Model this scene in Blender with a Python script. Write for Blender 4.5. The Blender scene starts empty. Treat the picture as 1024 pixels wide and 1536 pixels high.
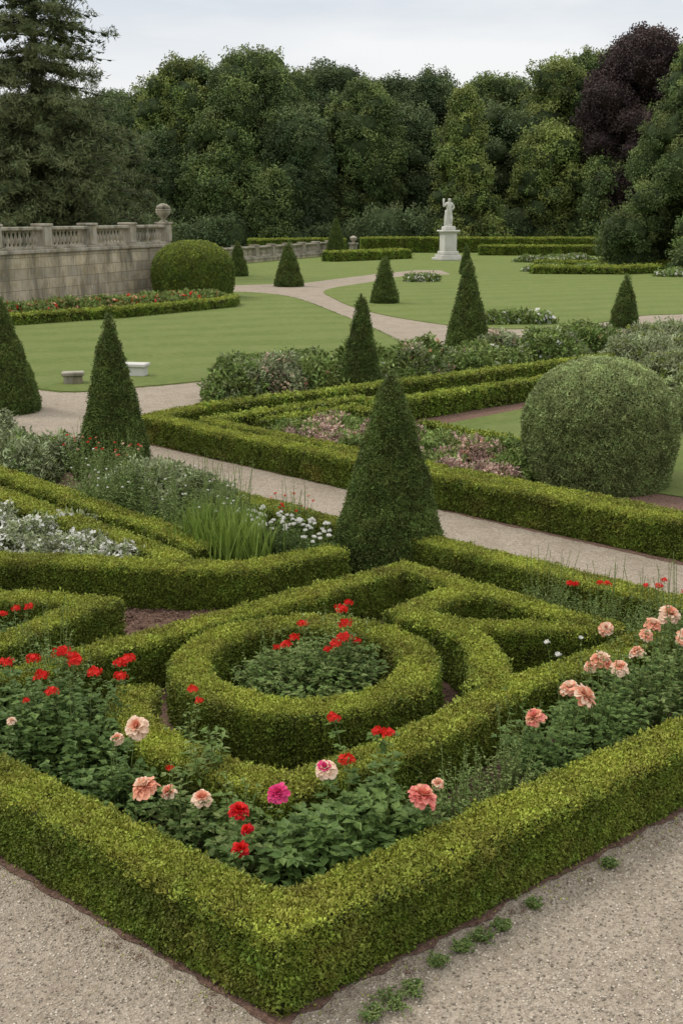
import bpy, math, random, bmesh
import numpy as np
from mathutils import Vector, noise, Matrix
R=random.Random(7)
scene=bpy.context.scene
LINK=scene.collection.objects.link

# ------------------------------------------------------------------ materials
def newmat(name):
    m=bpy.data.materials.new(name); m.use_nodes=True
    nt=m.node_tree; nt.nodes.clear()
    o=nt.nodes.new('ShaderNodeOutputMaterial'); b=nt.nodes.new('ShaderNodeBsdfPrincipled')
    nt.links.new(b.outputs[0],o.inputs[0])
    return m,nt,b,o
def N(nt,t,**k):
    n=nt.nodes.new(t)
    for a,v in k.items(): setattr(n,a,v)
    return n
def mixc(nt,fac,a,b,mode='MIX'):
    n=nt.nodes.new('ShaderNodeMix'); n.data_type='RGBA'; n.blend_type=mode
    for s,v in ((0,fac),(6,a),(7,b)):
        if isinstance(v,bpy.types.NodeSocket): nt.links.new(v,n.inputs[s])
        elif s==0: n.inputs[s].default_value=v
        else: n.inputs[s].default_value=(*v[:3],1)
    return n.outputs[2]
def maprange(nt,v,a,b,c,d):
    n=nt.nodes.new('ShaderNodeMapRange')
    nt.links.new(v,n.inputs[0])
    for i,x in enumerate((a,b,c,d)): n.inputs[i+1].default_value=x
    return n.outputs[0]
def noise_tex(nt,scale,detail=4,rough=.55,vec=None):
    n=nt.nodes.new('ShaderNodeTexNoise'); n.inputs['Scale'].default_value=scale
    n.inputs['Detail'].default_value=detail; n.inputs['Roughness'].default_value=rough
    if vec is not None: nt.links.new(vec,n.inputs['Vector'])
    return n.outputs['Fac']
def pos(nt): return N(nt,'ShaderNodeNewGeometry').outputs['Position']

def leafmat(name,dark,light,top,nscale=.9,rough=.55,var=.35,brown=None,vr=.3):
    m,nt,b,o=newmat(name)
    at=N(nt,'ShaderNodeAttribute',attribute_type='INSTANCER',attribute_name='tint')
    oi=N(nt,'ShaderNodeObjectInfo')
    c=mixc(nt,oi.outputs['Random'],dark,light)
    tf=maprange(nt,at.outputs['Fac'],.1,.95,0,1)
    c=mixc(nt,tf,c,top)  # top colour: yellower young shoots plus overhead sky light painted into the leaves
    p=pos(nt)
    n1=noise_tex(nt,nscale,3,.6,p)
    if brown:
        n2=noise_tex(nt,nscale*.8+.3,4,.7,N(nt,'ShaderNodeNewGeometry').outputs['Position'])
        c=mixc(nt,maprange(nt,n2,.52,.72,0,.6),c,brown)
    br=maprange(nt,n1,.3,.7,1-var,1+var)
    mul=N(nt,'ShaderNodeVectorMath',operation='SCALE')
    nt.links.new(c,mul.inputs[0]); nt.links.new(br,mul.inputs['Scale'])
    r2=N(nt,'ShaderNodeMath',operation='MULTIPLY'); nt.links.new(oi.outputs['Random'],r2.inputs[0]); r2.inputs[1].default_value=17.31
    fr=N(nt,'ShaderNodeMath',operation='FRACT'); nt.links.new(r2.outputs[0],fr.inputs[0])
    hs=N(nt,'ShaderNodeHueSaturation'); nt.links.new(mul.outputs[0],hs.inputs['Color'])
    nt.links.new(maprange(nt,fr.outputs[0],0,1,.485,.515),hs.inputs['Hue'])
    nt.links.new(maprange(nt,fr.outputs[0],0,1,1-vr,1+vr),hs.inputs['Value'])
    nt.links.new(hs.outputs[0],b.inputs['Base Color'])
    b.inputs['Roughness'].default_value=rough
    b.inputs['Specular IOR Level'].default_value=.25
    return m
def plainmat(name,a,b_,scale=5,rough=.8,bump=0,bscale=40,trans=0,bdist=.02):
    m,nt,b,o=newmat(name)
    p=pos(nt)
    n=noise_tex(nt,scale,5,.6,p)
    f=maprange(nt,n,.3,.7,0,1)
    c=mixc(nt,f,a,b_); nt.links.new(c,b.inputs['Base Color'])
    b.inputs['Roughness'].default_value=rough; b.inputs['Specular IOR Level'].default_value=.2
    if bump:
        bp=N(nt,'ShaderNodeBump'); bp.inputs['Strength'].default_value=bump; bp.inputs['Distance'].default_value=bdist
        nt.links.new(noise_tex(nt,bscale,4,.6,p),bp.inputs['Height']); nt.links.new(bp.outputs[0],b.inputs['Normal'])
    if trans:
        t=N(nt,'ShaderNodeBsdfTranslucent'); nt.links.new(c,t.inputs[0])
        mx=N(nt,'ShaderNodeMixShader'); mx.inputs[0].default_value=trans
        nt.links.new(b.outputs[0],mx.inputs[1]); nt.links.new(t.outputs[0],mx.inputs[2]); nt.links.new(mx.outputs[0],o.inputs[0])
    return m

M={}
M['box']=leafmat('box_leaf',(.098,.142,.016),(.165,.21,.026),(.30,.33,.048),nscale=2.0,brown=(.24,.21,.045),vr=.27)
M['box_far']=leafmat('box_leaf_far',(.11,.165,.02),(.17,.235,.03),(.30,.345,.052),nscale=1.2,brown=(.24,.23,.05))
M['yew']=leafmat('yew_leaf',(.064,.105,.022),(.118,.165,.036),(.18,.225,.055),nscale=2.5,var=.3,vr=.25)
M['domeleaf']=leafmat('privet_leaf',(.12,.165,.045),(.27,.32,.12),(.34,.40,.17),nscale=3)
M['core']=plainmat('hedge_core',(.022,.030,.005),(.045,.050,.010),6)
M['tree_dark']=leafmat('tree_leaf_dark',(.060,.095,.042),(.090,.13,.054),(.155,.20,.08),nscale=.2,vr=.14)  # tree greens paled and greyed: distance haze mixed into the leaf colours
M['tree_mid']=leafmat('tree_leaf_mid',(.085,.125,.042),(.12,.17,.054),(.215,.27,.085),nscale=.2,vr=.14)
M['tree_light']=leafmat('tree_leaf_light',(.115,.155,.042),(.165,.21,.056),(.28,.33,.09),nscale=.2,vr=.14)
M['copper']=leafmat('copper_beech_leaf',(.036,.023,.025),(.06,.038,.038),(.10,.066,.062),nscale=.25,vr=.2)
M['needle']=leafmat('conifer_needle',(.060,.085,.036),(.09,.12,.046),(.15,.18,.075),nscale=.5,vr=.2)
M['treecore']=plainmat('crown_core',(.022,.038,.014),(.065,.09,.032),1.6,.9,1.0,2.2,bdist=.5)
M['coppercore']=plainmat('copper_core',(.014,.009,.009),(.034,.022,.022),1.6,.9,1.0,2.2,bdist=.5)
M['bark']=plainmat('bark',(.06,.05,.04),(.12,.10,.08),3,.9,.6,12)
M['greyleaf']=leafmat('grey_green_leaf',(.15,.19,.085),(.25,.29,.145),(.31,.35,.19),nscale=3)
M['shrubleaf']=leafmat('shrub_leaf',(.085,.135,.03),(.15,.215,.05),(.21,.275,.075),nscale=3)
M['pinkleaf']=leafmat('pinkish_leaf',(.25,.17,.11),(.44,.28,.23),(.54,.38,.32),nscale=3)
M['leafA']=plainmat('plant_leaf_a',(.08,.145,.036),(.14,.22,.06),14,.5,trans=.25)
M['leafB']=plainmat('plant_leaf_b',(.125,.20,.05),(.19,.28,.075),14,.5,trans=.25)
M['leafC']=plainmat('plant_leaf_c',(.19,.25,.08),(.28,.34,.125),14,.55,trans=.25)
M['stem']=plainmat('plant_stem',(.10,.14,.04),(.14,.18,.05),8,.6)
M['iris']=plainmat('iris_blade',(.15,.23,.04),(.26,.35,.07),9,.5,trans=.25)
M['red']=plainmat('red_petal',(.58,.008,.010),(.80,.03,.018),40,.5,trans=.15)
M['dred']=plainmat('dark_red_petal',(.38,.004,.012),(.58,.012,.02),40,.5,trans=.15)
M['magenta']=plainmat('magenta_petal',(.65,.03,.16),(.8,.10,.28),40,.5,trans=.15)
M['peach']=plainmat('peach_petal',(.80,.32,.20),(.86,.50,.35),30,.55,trans=.2)
M['cream']=plainmat('cream_petal',(.84,.58,.42),(.88,.72,.57),30,.55,trans=.2)
M['pink']=plainmat('pink_petal',(.78,.18,.17),(.84,.38,.30),30,.55,trans=.2)
M['white']=plainmat('white_petal',(.78,.77,.72),(.87,.86,.82),30,.55,trans=.2)
M['yellow']=plainmat('yellow_stamen',(.6,.4,.05),(.75,.5,.08),30,.7)
M['mulch']=plainmat('mulch',(.085,.048,.035),(.27,.17,.13),38,.95,1.0,60)
M['mulchchip']=plainmat('mulch_chip',(.10,.058,.04),(.32,.21,.16),20,.9)

def gravelmat():
    m,nt,b,o=newmat('gravel')
    p=pos(nt)
    v=N(nt,'ShaderNodeTexVoronoi'); v.inputs['Scale'].default_value=85; nt.links.new(p,v.inputs['Vector'])
    v2=N(nt,'ShaderNodeTexVoronoi'); v2.inputs['Scale'].default_value=34; nt.links.new(p,v2.inputs['Vector'])
    sx=N(nt,'ShaderNodeSeparateXYZ'); nt.links.new(v.outputs['Color'],sx.inputs[0])
    s2=N(nt,'ShaderNodeSeparateXYZ'); nt.links.new(v2.outputs['Color'],s2.inputs[0])
    c=mixc(nt,sx.outputs[0],(.23,.185,.14),(.50,.425,.335))
    big=maprange(nt,noise_tex(nt,.45,5,.6,p),.3,.7,0,1)
    c=mixc(nt,big,c,(.40,.33,.25),'MIX')
    c2=mixc(nt,.5,c,mixc(nt,sx.outputs[1],(.16,.125,.095),(.60,.53,.43)))
    c2=mixc(nt,.25,c2,mixc(nt,s2.outputs[0],(.17,.14,.11),(.58,.51,.42)))
    dk=maprange(nt,noise_tex(nt,1.3,8,.75,p),.46,.70,0,.5)
    c3=mixc(nt,dk,c2,(.20,.16,.11))
    nt.links.new(c3,b.inputs['Base Color']); b.inputs['Roughness'].default_value=.95
    b.inputs['Specular IOR Level'].default_value=.15
    bp=N(nt,'ShaderNodeBump'); bp.inputs['Strength'].default_value=.9; bp.inputs['Distance'].default_value=.010
    ad=N(nt,'ShaderNodeMath',operation='ADD'); nt.links.new(v.outputs['Distance'],ad.inputs[0]); nt.links.new(v2.outputs['Distance'],ad.inputs[1])
    nt.links.new(ad.outputs[0],bp.inputs['Height']); nt.links.new(bp.outputs[0],b.inputs['Normal'])
    return m
M['gravel']=gravelmat()
def pebmat():
    m,nt,b,o=newmat('pebble')
    oi=N(nt,'ShaderNodeObjectInfo')
    c=mixc(nt,oi.outputs['Random'],(.13,.105,.08),(.64,.57,.47)); nt.links.new(c,b.inputs['Base Color'])
    b.inputs['Roughness'].default_value=.85
    return m
M['pebble']=pebmat()
def lawnmat(name,a,b_,c_):
    m,nt,b,o=newmat(name)
    p=pos(nt)
    mp=N(nt,'ShaderNodeMapping'); mp.inputs['Scale'].default_value=(1,.35,1); nt.links.new(p,mp.inputs[0])
    f=maprange(nt,noise_tex(nt,.35,6,.65,mp.outputs[0]),.3,.7,0,1)
    f2=maprange(nt,noise_tex(nt,5,8,.8,p),.35,.65,0,1)
    c=mixc(nt,f,a,b_); c=mixc(nt,f2,c,c_)
    mr=N(nt,'ShaderNodeMapping'); mr.inputs['Rotation'].default_value=(0,0,1.2); nt.links.new(p,mr.inputs[0])
    wv=N(nt,'ShaderNodeTexWave'); wv.inputs['Scale'].default_value=.13; wv.inputs['Distortion'].default_value=5.0; wv.inputs['Detail'].default_value=4; nt.links.new(mr.outputs[0],wv.inputs[0])
    c=mixc(nt,maprange(nt,wv.outputs['Fac'],.3,.7,0,.2),c,(.26,.30,.11))
    c=mixc(nt,maprange(nt,noise_tex(nt,1.1,7,.75,p),.5,.72,0,.6),c,(.27,.26,.11))
    nt.links.new(c,b.inputs['Base Color']); b.inputs['Roughness'].default_value=.9; b.inputs['Specular IOR Level'].default_value=.15
    bp=N(nt,'ShaderNodeBump'); bp.inputs['Strength'].default_value=.9; bp.inputs['Distance'].default_value=.05
    nt.links.new(noise_tex(nt,30,5,.78,p),bp.inputs['Height']); nt.links.new(bp.outputs[0],b.inputs['Normal'])
    return m
M['lawn']=lawnmat('lawn_grass',(.165,.22,.058),(.215,.265,.078),(.13,.18,.045))
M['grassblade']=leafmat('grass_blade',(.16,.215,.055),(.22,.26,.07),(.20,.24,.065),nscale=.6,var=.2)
def stonemat(name,a,b_,stain=True,brick=None):
    m,nt,b,o=newmat(name)
    tc=N(nt,'ShaderNodeTexCoord').outputs['Object']
    f=maprange(nt,noise_tex(nt,1.3,6,.65,tc),.3,.7,0,1)
    c=mixc(nt,f,a,b_)
    h=noise_tex(nt,25,5,.6,tc)
    bp=N(nt,'ShaderNodeBump'); bp.inputs['Strength'].default_value=.5; bp.inputs['Distance'].default_value=.03
    if brick:
        mp=N(nt,'ShaderNodeMapping'); mp.inputs['Rotation'].default_value=(math.radians(90),0,0); nt.links.new(tc,mp.inputs[0])
        br=N(nt,'ShaderNodeTexBrick'); nt.links.new(mp.outputs[0],br.inputs[0])
        br.inputs['Scale'].default_value=1; br.inputs['Brick Width'].default_value=brick[0]; br.inputs['Row Height'].default_value=brick[1]
        br.inputs['Mortar Size'].default_value=.012
        br.inputs['Color1'].default_value=(.75,.75,.75,1); br.inputs['Color2'].default_value=(1.15,1.1,1.0,1); br.inputs['Mortar'].default_value=(.4,.38,.34,1)
        c=mixc(nt,1,c,br.outputs['Color'],'MULTIPLY')
    if stain:
        st=N(nt,'ShaderNodeMapping'); st.inputs['Scale'].default_value=(1.5,1.5,.35); nt.links.new(tc,st.inputs[0])
        s=maprange(nt,noise_tex(nt,1.1,7,.72,st.outputs[0]),.45,.62,0,.8)
        c=mixc(nt,s,c,(.105,.10,.07))
        s2=maprange(nt,noise_tex(nt,4,5,.7,tc),.48,.68,0,.5)
        c=mixc(nt,s2,c,(.27,.21,.09))
    nt.links.new(h,bp.inputs['Height']); nt.links.new(bp.outputs[0],b.inputs['Normal'])
    nt.links.new(c,b.inputs['Base Color']); b.inputs['Roughness'].default_value=.9
    return m
M['wall']=stonemat('wall_stone',(.36,.32,.24),(.56,.52,.42),True,(.9,.42))
M['stone']=stonemat('carved_stone',(.31,.28,.225),(.45,.42,.35),True)
M['marble']=stonemat('white_marble',(.50,.49,.45),(.68,.67,.63),False)

# ------------------------------------------------------------------ mesh helpers
def mkmesh(name,V,F,mats,midx=None,smooth=False):
    me=bpy.data.meshes.new(name)
    me.from_pydata([tuple(v) for v in V],[],[tuple(f) for f in F])
    for m in mats: me.materials.append(m)
    if midx is not None: me.polygons.foreach_set('material_index',np.array(midx,dtype=np.int32))
    if smooth: me.polygons.foreach_set('use_smooth',np.ones(len(me.polygons),dtype=bool))
    me.update(); return me
def mkobj(name,me,loc=(0,0,0),link=True,parent=None):
    o=bpy.data.objects.new(name,me); o.location=loc
    if link: LINK(o)
    if parent: o.parent=parent
    return o
class MB:
    def __init__(s): s.V=[];s.F=[];s.I=[]
    def add(s,vs,fs,mi):
        b=len(s.V); s.V.extend(vs)
        for f in fs: s.F.append(tuple(b+i for i in f)); s.I.append(mi)
    def obj(s,name,mats,smooth=False,loc=(0,0,0),parent=None):
        return mkobj(name,mkmesh(name,s.V,s.F,mats,s.I,smooth),loc,True,parent)
    def leaf(s,p,d,L,W,mi,fold=.25):
        d=d.normalized(); up=Vector((0,0,1))
        side=d.cross(up)
        if side.length<.05: side=Vector((1,0,0))
        side.normalize(); n=side.cross(d)
        m=p+d*(L*.45)-n*(W*fold)*0.6; t=p+d*L-n*(L*.12)
        l=p+d*(L*.42)+side*(W*.5)+n*(W*fold*.4); r=p+d*(L*.42)-side*(W*.5)+n*(W*fold*.4)
        s.add([p,l,m,r,t],[(0,3,2),(0,2,1),(2,3,4),(1,2,4)],mi)
    def tube(s,pts,r0,r1,mi,n=3):
        ring=[]
        for i,p in enumerate(pts):
            a=pts[min(i+1,len(pts)-1)]-pts[max(i-1,0)]
            a.normalize(); s1=a.cross(Vector((.3,.9,.1))).normalized(); s2=a.cross(s1)
            r=r0+(r1-r0)*i/(len(pts)-1)
            ring+= [p+s1*math.cos(k*2*math.pi/n)*r+s2*math.sin(k*2*math.pi/n)*r for k in range(n)]
        fs=[]
        for i in range(len(pts)-1):
            for k in range(n):
                k2=(k+1)%n; fs.append((i*n+k,i*n+k2,(i+1)*n+k2,(i+1)*n+k))
        s.add(ring,fs,mi)
    def lathe(s,prof,c,mi,n=16,cap=True):
        vs=[];fs=[]
        for r,z in prof:
            for k in range(n):
                a=2*math.pi*k/n; vs.append(Vector((c[0]+r*math.cos(a),c[1]+r*math.sin(a),c[2]+z)))
        for i in range(len(prof)-1):
            for k in range(n):
                k2=(k+1)%n; fs.append((i*n+k,i*n+k2,(i+1)*n+k2,(i+1)*n+k))
        fs.append(tuple((len(prof)-1)*n+k for k in range(n)))
        s.add(vs,fs,mi)
    def box(s,x0,x1,y0,y1,z0,z1,mi,bv=.02):
        bv=min(bv,(x1-x0)/3,(y1-y0)/3,(z1-z0)/3)
        vs=[];fs=[]
        for z,i in ((z0,bv),(z0+bv,0),(z1-bv,0),(z1,bv)):
            vs+= [Vector((x0+i,y0+i,z)),Vector((x1-i,y0+i,z)),Vector((x1-i,y1-i,z)),Vector((x0+i,y1-i,z))]
        for k in range(3):
            for j in range(4): fs.append((k*4+j,k*4+(j+1)%4,(k+1)*4+(j+1)%4,(k+1)*4+j))
        fs+= [(3,2,1,0),(12,13,14,15)]
        s.add(vs,fs,mi)

# ------------------------------------------------------------------ leaf clump libraries (instanced)
def clumpcoll(name,mat,r,n,L,W,variants=3,up=.5,flat=.5,seed=1,wv=.25):
    rr=random.Random(seed); c=bpy.data.collections.new(name)
    for v in range(variants):
        V=[];F=[]
        for i in range(n):
            a=rr.uniform(0,6.283); q=r*math.sqrt(rr.random())
            p=Vector((q*math.cos(a),q*math.sin(a),rr.uniform(-.35,.45)*r*flat*2))
            d=Vector((rr.gauss(0,1),rr.gauss(0,1),rr.gauss(0,1)))
            d.normalize(); d=d+Vector((0,0,up)); d.normalize()
            s=d.cross(Vector((rr.gauss(0,1),rr.gauss(0,1),rr.gauss(0,1)))).normalized(); nn=s.cross(d)
            l=L*rr.uniform(.7,1.25); w=W*rr.uniform(.8,1.2)
            b=len(V)
            V+= [p,p+d*l*.5+s*w*.5+nn*w*wv,p+d*l,p+d*l*.5-s*w*.5+nn*w*wv]
            F.append((b,b+1,b+2)); F.append((b,b+2,b+3))
        me=mkmesh(name,V,F,[mat]); o=bpy.data.objects.new(name+'_sprig',me); c.objects.link(o)
    return c
C={}
C['box']=clumpcoll('box_sprigs',M['box'],.042,48,.0175,.0105,4,.55,.33)
C['boxf']=clumpcoll('box_sprigs_far',M['box_far'],.042,34,.019,.012,3,.55,.33)
C['yew']=clumpcoll('yew_sprigs',M['yew'],.042,44,.020,.009,4,.7,.35)
C['dome']=clumpcoll('privet_sprigs',M['domeleaf'],.042,40,.018,.011,4,.6,.35)
for k in ('dark','mid','light'): C[k]=clumpcoll('crown_leaves_'+k,M['tree_'+k],.75,90,.20,.15,4,.25,.5)
C['copper']=clumpcoll('crown_leaves_copper',M['copper'],.75,90,.20,.15,3,.25,.5)
C['needle']=clumpcoll('needle_sprays',M['needle'],.42,44,.30,.05,3,-.1,.4)
C['grey']=clumpcoll('grey_sprigs',M['greyleaf'],.06,28,.04,.014,3,1.2)
C['shrub']=clumpcoll('shrub_sprigs',M['shrubleaf'],.075,30,.05,.022,3,.7)
C['pinkl']=clumpcoll('pink_sprigs',M['pinkleaf'],.06,32,.03,.022,3,.7)
C['grass']=clumpcoll('grass_tufts',M['grassblade'],.06,24,.05,.006,3,1.8,.1)
C['chips']=clumpcoll('mulch_chips',M['mulchchip'],.05,14,.03,.014,3,-.0,.15)
C['litter']=clumpcoll('leaf_litter',M['box'],.06,4,.018,.011,3,.0,.03)
def florets(name,mat,n,r,pr,seed=3):
    rr=random.Random(seed); c=bpy.data.collections.new(name)
    for v in range(2):
        V=[];F=[]
        for i in range(n):
            a=rr.uniform(0,6.283); q=r*math.sqrt(rr.random()); cpt=Vector((q*math.cos(a),q*math.sin(a),rr.uniform(.3,1.2)*r))
            nr=Vector((rr.gauss(0,.5),rr.gauss(0,.5),1)).normalized(); s=nr.cross(Vector((1,0.2,0))).normalized(); t=nr.cross(s)
            for k in range(5):
                a1=k*1.2566; a0=a1-.5; a2=a1+.5; b=len(V)
                f=lambda an,rad,lift:cpt+(s*math.cos(an)+t*math.sin(an))*rad+nr*lift
                V+=[cpt,f(a0,pr*.8,pr*.15),f(a1,pr,pr*.25),f(a2,pr*.8,pr*.15)]; F.append((b,b+1,b+2,b+3))
        o=bpy.data.objects.new(name,mkmesh(name,V,F,[mat])); c.objects.link(o)
    return c
C['fwhite']=florets('white_florets',M['white'],4,.04,.018)
C['fred']=florets('red_florets',M['red'],5,.04,.025)
C['fpeach']=florets('peach_florets',M['peach'],4,.04,.025)
def pebbles():
    c=bpy.data.collections.new('pebbles'); rr=random.Random(2)
    for v in range(4):
        bm=bmesh.new(); bmesh.ops.create_icosphere(bm,subdivisions=1,radius=1)
        for q in bm.verts: q.co*=rr.uniform(.75,1.15); q.co.z*=.6
        me=bpy.data.meshes.new('pebble'); bm.to_mesh(me); bm.free(); me.materials.append(M['pebble'])
        me.polygons.foreach_set('use_smooth',np.ones(len(me.polygons),dtype=bool))
        c.objects.link(bpy.data.objects.new('pebble',me))
    return c
C['peb']=pebbles()

GN={}
def gngroup(layers,seed,keep=True,fluff=0):
    key=(tuple(layers),seed,keep,fluff)
    if key in GN: return GN[key]
    ng=bpy.data.node_groups.new('leaf_scatter','GeometryNodeTree')
    ng.interface.new_socket('Geometry',in_out='INPUT',socket_type='NodeSocketGeometry')
    ng.interface.new_socket('Geometry',in_out='OUTPUT',socket_type='NodeSocketGeometry')
    nd=ng.nodes; L=ng.links.new
    gi=nd.new('NodeGroupInput'); go=nd.new('NodeGroupOutput'); jn=nd.new('GeometryNodeJoinGeometry')
    if keep: L(gi.outputs[0],jn.inputs[0])
    for i,(cn,dens,s0,s1,tilt) in enumerate(layers):
        d=nd.new('GeometryNodeDistributePointsOnFaces'); d.inputs['Density'].default_value=dens; d.inputs['Seed'].default_value=seed+i*31
        L(gi.outputs[0],d.inputs['Mesh'])
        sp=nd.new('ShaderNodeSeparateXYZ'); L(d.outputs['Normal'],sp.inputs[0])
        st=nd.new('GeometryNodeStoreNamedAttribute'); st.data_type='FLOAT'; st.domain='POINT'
        st.inputs['Name'].default_value='tint'; L(d.outputs['Points'],st.inputs['Geometry']); L(sp.outputs[2],st.inputs['Value'])  # upward-facing amount, drives the painted top light and shoot colour
        src=st.outputs[0]
        if fluff:
            sv=nd.new('ShaderNodeVectorMath'); sv.operation='SCALE'; L(d.outputs['Normal'],sv.inputs[0])
            rf=nd.new('FunctionNodeRandomValue'); rf.data_type='FLOAT'; rf.inputs[2].default_value=-.25*fluff; rf.inputs[3].default_value=fluff
            L(rf.outputs[1],sv.inputs['Scale'])
            spn=nd.new('GeometryNodeSetPosition'); L(src,spn.inputs['Geometry']); L(sv.outputs[0],spn.inputs['Offset']); src=spn.outputs[0]
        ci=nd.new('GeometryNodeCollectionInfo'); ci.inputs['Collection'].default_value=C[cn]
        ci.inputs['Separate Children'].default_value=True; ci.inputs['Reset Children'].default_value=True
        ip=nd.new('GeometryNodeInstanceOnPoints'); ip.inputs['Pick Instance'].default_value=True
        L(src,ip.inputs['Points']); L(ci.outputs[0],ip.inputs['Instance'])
        rv=nd.new('FunctionNodeRandomValue'); rv.data_type='FLOAT_VECTOR'
        rv.inputs[0].default_value=(-tilt,-tilt,0); rv.inputs[1].default_value=(tilt,tilt,6.283)
        rr=nd.new('FunctionNodeRotateRotation'); rr.rotation_space='LOCAL'
        L(d.outputs['Rotation'],rr.inputs[0]); L(rv.outputs[0],rr.inputs[1]); L(rr.outputs[0],ip.inputs['Rotation'])
        rs=nd.new('FunctionNodeRandomValue'); rs.data_type='FLOAT'; rs.inputs[2].default_value=s0; rs.inputs[3].default_value=s1
        L(rs.outputs[1],ip.inputs['Scale'])
        L(ip.outputs[0],jn.inputs[0])
    L(jn.outputs[0],go.inputs[0])
    GN[key]=ng; return ng
def scatter(o,layers,seed=0,keep=True,fluff=0):
    m=o.modifiers.new('foliage','NODES'); m.node_group=gngroup(layers,seed,keep,fluff)

# ------------------------------------------------------------------ ground sheets
def sheet(name,pts,z,mat,smooth_it=False,thick=0,jit=0):
    if smooth_it:
        n=len(pts); q=[]
        for i in range(n):
            p0,p1,p2,p3=[np.array(pts[(i+j-1)%n],float) for j in range(4)]
            for k in range(8):
                t=k/8; q.append(tuple(.5*((2*p1)+(-p0+p2)*t+(2*p0-5*p1+4*p2-p3)*t*t+(-p0+3*p1-3*p2+p3)*t**3)))
        pts=q
    if jit:
        q=[];n=len(pts)
        for i in range(n):
            a=Vector(pts[i]);b=Vector(pts[(i+1)%n]);k=max(1,int((b-a).length/.06))
            dd=(b-a).normalized(); nn=Vector((-dd.y,dd.x))
            for j in range(k):
                c=a.lerp(b,j/k); q.append(tuple(c+nn*(noise.noise(Vector((c.x*5,c.y*5,3)))*jit+noise.noise(Vector((c.x*17,c.y*17,3)))*jit*.5)))
        pts=q
    bm=bmesh.new()
    vs=[bm.verts.new((p[0],p[1],z)) for p in pts]
    f=bm.faces.new(vs); bm.normal_update()
    if f.normal.z<0: f.normal_flip()
    if thick:
        vb=[bm.verts.new((p[0],p[1],z-thick)) for p in pts]
        for i in range(len(vs)):
            j=(i+1)%len(vs); bm.faces.new((vs[i],vs[j],vb[j],vb[i]))
    bmesh.ops.triangulate(bm,faces=[f])
    me=bpy.data.meshes.new(name); bm.to_mesh(me); bm.free(); me.materials.append(mat)
    return mkobj(name,me)
sheet('ground',[(-900,-300),(900,-300),(900,1500),(-900,1500)],0,M['lawn'])
sheet('gravel_path',[(-70,-30),(70,-30),(70,52),(40,60),(5,64),(7,77),(6.8,82),(5.2,82),(2.3,77),(-2.2,66.5),(-6,64.5),(-12,66),(-70,66)],.004,M['gravel'])
L1=[(-6.47,25.6),(-9,30),(-11.9,38.5),(-11.0,41.5),(-7.5,45.5),(-4.6,50.5),(-5.6,58.6),(-2.57,55.7),(.0,45),(1.3,38.5),(1.75,34.6),(.9,32),(-.6,30),(-2.4,27.9),(-4.3,26.3)]
lawn1=sheet('lawn',L1,.03,M['lawn'],True,.03)
L2=[(-.8,60.3),(1.5,67),(5.2,75.2),(14,74),(20.5,71.5),(45,66),(60,50),(60,44),(30,46.5),(13.4,45.8),(9.6,42.5),(7.7,40.4),(4.9,39.9),(2.4,43.5),(.76,48.2),(-.3,54)]
lawn2=sheet('lawn',L2,.03,M['lawn'],True,.03)
lawn3=sheet('lawn',[(.9,20.3),(4.9,24.4),(12,18.2),(12,10.8),(7.2,13.2),(5.2,15.2),(2.6,17.3)],.022,M['lawn'],False,.01)
sheet('soil_bed',[(-.30,4.82),(4.42,8.72),(-2.62,15.75),(-5.6,18.7),(-12,19),(-12,14.5)],.012,M['mulch'],jit=.05)
bed2=sheet('soil_bed',[(-3.6,19.75),(9.0,7.3),(14,12),(14,20),(6.6,29.4)],.008,M['mulch'],jit=.05)

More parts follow.
